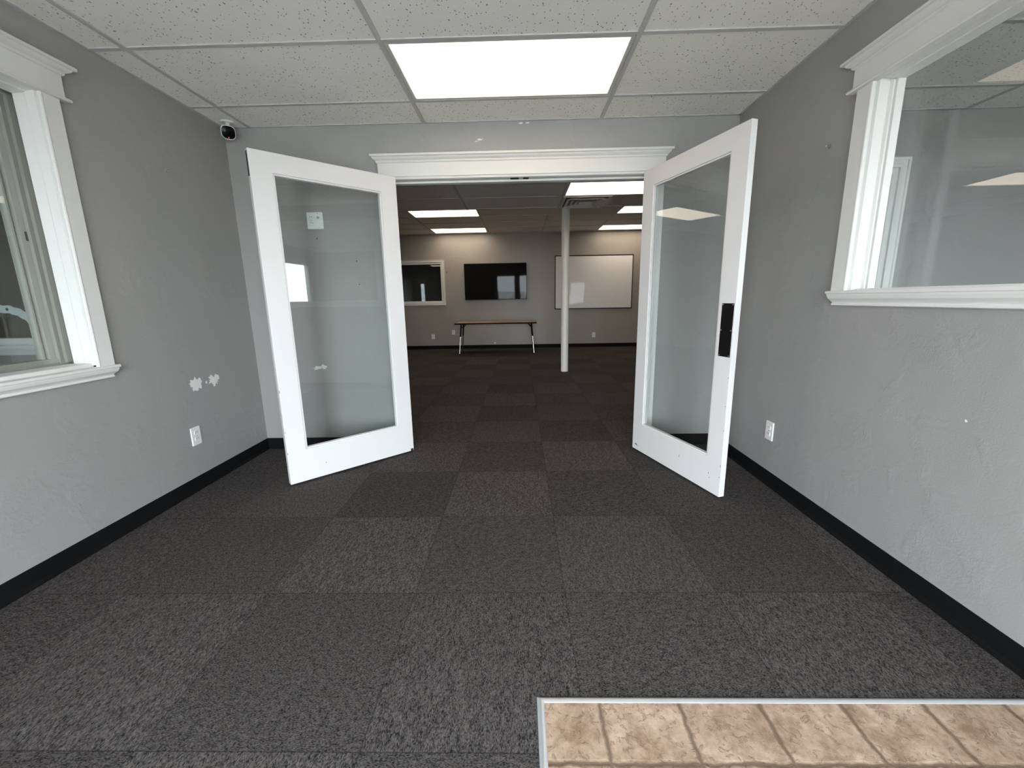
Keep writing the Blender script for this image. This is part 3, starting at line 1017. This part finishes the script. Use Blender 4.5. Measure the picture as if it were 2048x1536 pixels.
TVY = 9.945
tv = empty('television', (-0.56, TVY, 1.56))
tag(tv, 'large black wall-mounted television on the far wall above the table', 'television')
mb = MB()
tx0, tx1, tz0, tz1 = -1.280, 0.168, 1.153, 1.976
mb.poly([(tx0, TVY - 0.0300, tz0), (tx1, TVY - 0.0300, tz0), (tx1, TVY - 0.0300 - 0.019 * (tz1 - tz0), tz1), (tx0, TVY - 0.0300 - 0.019 * (tz1 - tz0), tz1)], (0, 0.035, 0))
mb.build('case', MAT['black'], tv, 0.004)
mb = MB()
n = 24
rows = []
for j in range(n + 1):
    r = []
    for i in range(n + 1):
        x = tx0 + 0.010 + (tx1 - tx0 - 0.020) * i / n
        z = tz0 + 0.014 + (tz1 - tz0 - 0.024) * j / n
        r.append((x, TVY - 0.0400 - (z - 1.565) * 0.019 - 0.0020 * math.sin(math.pi * i / n) * math.sin(math.pi * j / n) - 0.0006 * math.sin(x * 5.2 + 0.6) * math.sin(math.pi * j / n), z))
    rows.append(r)
mb.loft(rows, closed=False, cap=False)
mb.build('screen', MAT['screen'], tv, 0, True)
mb = MB()
mb.box(-0.75, -0.36, TVY - 0.004, YF, 1.40, 1.72)
mb.build('wall_mount', MAT['black'], tv)

wb = empty('whiteboard', (1.73, YF, 1.5))
tag(wb, 'wide whiteboard in thin black frame on the far wall, partly behind the column', 'whiteboard')
bx0, bx1, bz0, bz1 = 0.826, 2.632, 0.905, 2.125
mb = panel(FAR, bx0, bx1, bz0, bz1, 0.001, 0.026, [(bx0 + 0.016, bx1 - 0.016, bz0 + 0.018, bz1 - 0.018)])
mb.build('frame', MAT['black'], wb, 0.003)
mb = MB()
rows = []
for j in range(17):
    r = []
    for i in range(33):
        x = bx0 + 0.014 + (bx1 - bx0 - 0.028) * i / 32
        z = bz0 + 0.016 + (bz1 - bz0 - 0.032) * j / 16
        r.append((x, YF - 0.018 + 0.0010 * math.sin(x * 4.0 + 1.0) * math.sin(z * 3.1), z))
    rows.append(r)
mb.loft(rows, closed=False, cap=False)
mb.build('writing_surface', MAT['board'], wb, 0, True)


def flat_window(name, label, fn, W, cw, depth, gmat='glass2', sill=False):
    a0, a1, z0, z1 = W
    root = empty(name, fn((a0 + a1) / 2, 0, z0))
    tag(root, label, 'window', kind='structure')
    mb = MB()
    prof = [(0.0, 0.0), (0.0, 0.016), (0.3, 0.020), (0.36, 0.014), (0.72, 0.014), (0.78, 0.020), (1.0, 0.022), (1.0, 0.0)]
    rings = []
    for f_, u in prof:
        d = cw * f_ - 0.004
        rings.append([fn(a0 - d, u, z0 - d), fn(a1 + d, u, z0 - d), fn(a1 + d, u, z1 + d), fn(a0 - d, u, z1 + d)])
    mb.loft(rings + [rings[0]], cap=False)
    mb.build('casing', MAT['trim'], root)
    mb = panel(fn, a0, a1, z0, z1, 0.004, -depth, [(a0 + 0.045, a1 - 0.045, z0 + 0.045, z1 - 0.045)])
    mb.build('frame', MAT['trim'], root, 0.004)
    mb = MB()
    slab(mb, fn, a0 + 0.044, a1 - 0.044, z0 + 0.044, z1 - 0.044, -0.040, -0.046)
    mb.build('pane', MAT[gmat], root)
    return root


flat_window('window_3', 'white framed dark interior window on the far wall beside the television', FAR, W3, 0.055, 0.12)
flat_window('window_4', 'white framed narrow window seen through the high window glass', PART, (W4[0], W4[1], W4[2], W4[3]), 0.064, PT)
w5 = flat_window('window_5', 'dark window with painted arch seen through the low window glass', PART, W5, 0.030, PT)
mb = MB()
slab(mb, PART, W5[0] - 0.03, W5[1] + 0.02, 0.845, 0.868, 0, 0.05)
cornice(mb, PART, W5[0] - 0.02, W5[1] + 0.01, [(0.012, 0.790), (0.016, 0.800), (0.020, 0.815), (0.030, 0.835), (0.032, 0.846)], 0.03)
mb.build('sill', MAT['trim'], w5)
# arch and dash brushed on that window's glass
mb = MB()
rings = []
cxa, cza, R_ = -4.03, 0.90, 0.245
K = 40
for k in range(K + 1):
    q = math.radians(-6 + 192 * k / K)
    wv = 0.004 * math.sin(k * 1.9)
    for_ = []
    for rr, u in ((R_ - 0.030 + wv, -0.0395), (R_ + 0.030 + wv, -0.0395), (R_ + 0.030 + wv, -0.0375), (R_ - 0.030 + wv, -0.0375)):
        for_.append(PART(cxa + rr * math.cos(q) * 1.15, u, cza + rr * math.sin(q)))
    rings.append(for_)
mb.loft(rings)
ar = mb.build('painted_arch', MAT['paint'], w5)
ar['label'] = 'whitish arch brushed on the glass with blue dots'
for q in (3, 42, 80, 118, 160):
    q = math.radians(q)
    f = frame3(PART, cxa + R_ * math.cos(q) * 1.15, cza + R_ * math.sin(q))
    disc(f, 0, 0, 0.012, -0.0376, -0.0365, 10).build('blue_dot', MAT['paintblue'], ar)
mb = MB()
slab(mb, PART, -3.80, -3.775, 1.42, 1.49, -0.0395, -0.0375)
mb.build('paint_dash', MAT['paint'], w5)

# ------------------------------------------------------------------ shop front glazing behind the viewer (daylight comes in here)


def shopfront(name, label, x0, x1, z0, z1, mull, pier=(), gmat='glass'):
    root = empty(name, ((x0 + x1) / 2, FRONT_Y - 0.07, z0))
    tag(root, label, 'window', kind='structure')
    xs = [x0, *mull, x1]
    holes = []
    for a, b in zip(xs, xs[1:]):
        if a in pier:
            continue
        holes.append((a + 0.03, b - 0.03, z0 + 0.05, z1 - 0.05))
    panel(STORE, x0, x1, z0, z1, 0.04, 0.10, holes).build('frame', MAT['vinyl'], root)
    for h in holes:
        mb = MB()
        slab(mb, STORE, h[0], h[1], h[2], h[3], 0.068, 0.074)
        mb.build('pane', MAT[gmat], root)


shopfront('window_6', 'glazed shop front of the front room behind the viewer', -1.30, 1.10, 0.0, 1.95, (-0.21, 0.02), (-0.21,))
shopfront('window_7', 'broad shop front glazing of the room through the high window', 4.6, 5.85, 0.50, 2.05, ())
shopfront('window_9', 'narrow shop front glazing of the room through the high window', 2.45, 3.20, 0.60, 1.95, ())
shopfront('window_8', 'shop front glazing of the room through the low window', -5.0, -3.4, 0.60, 2.05, (-4.2,), (), 'glass_dimming')
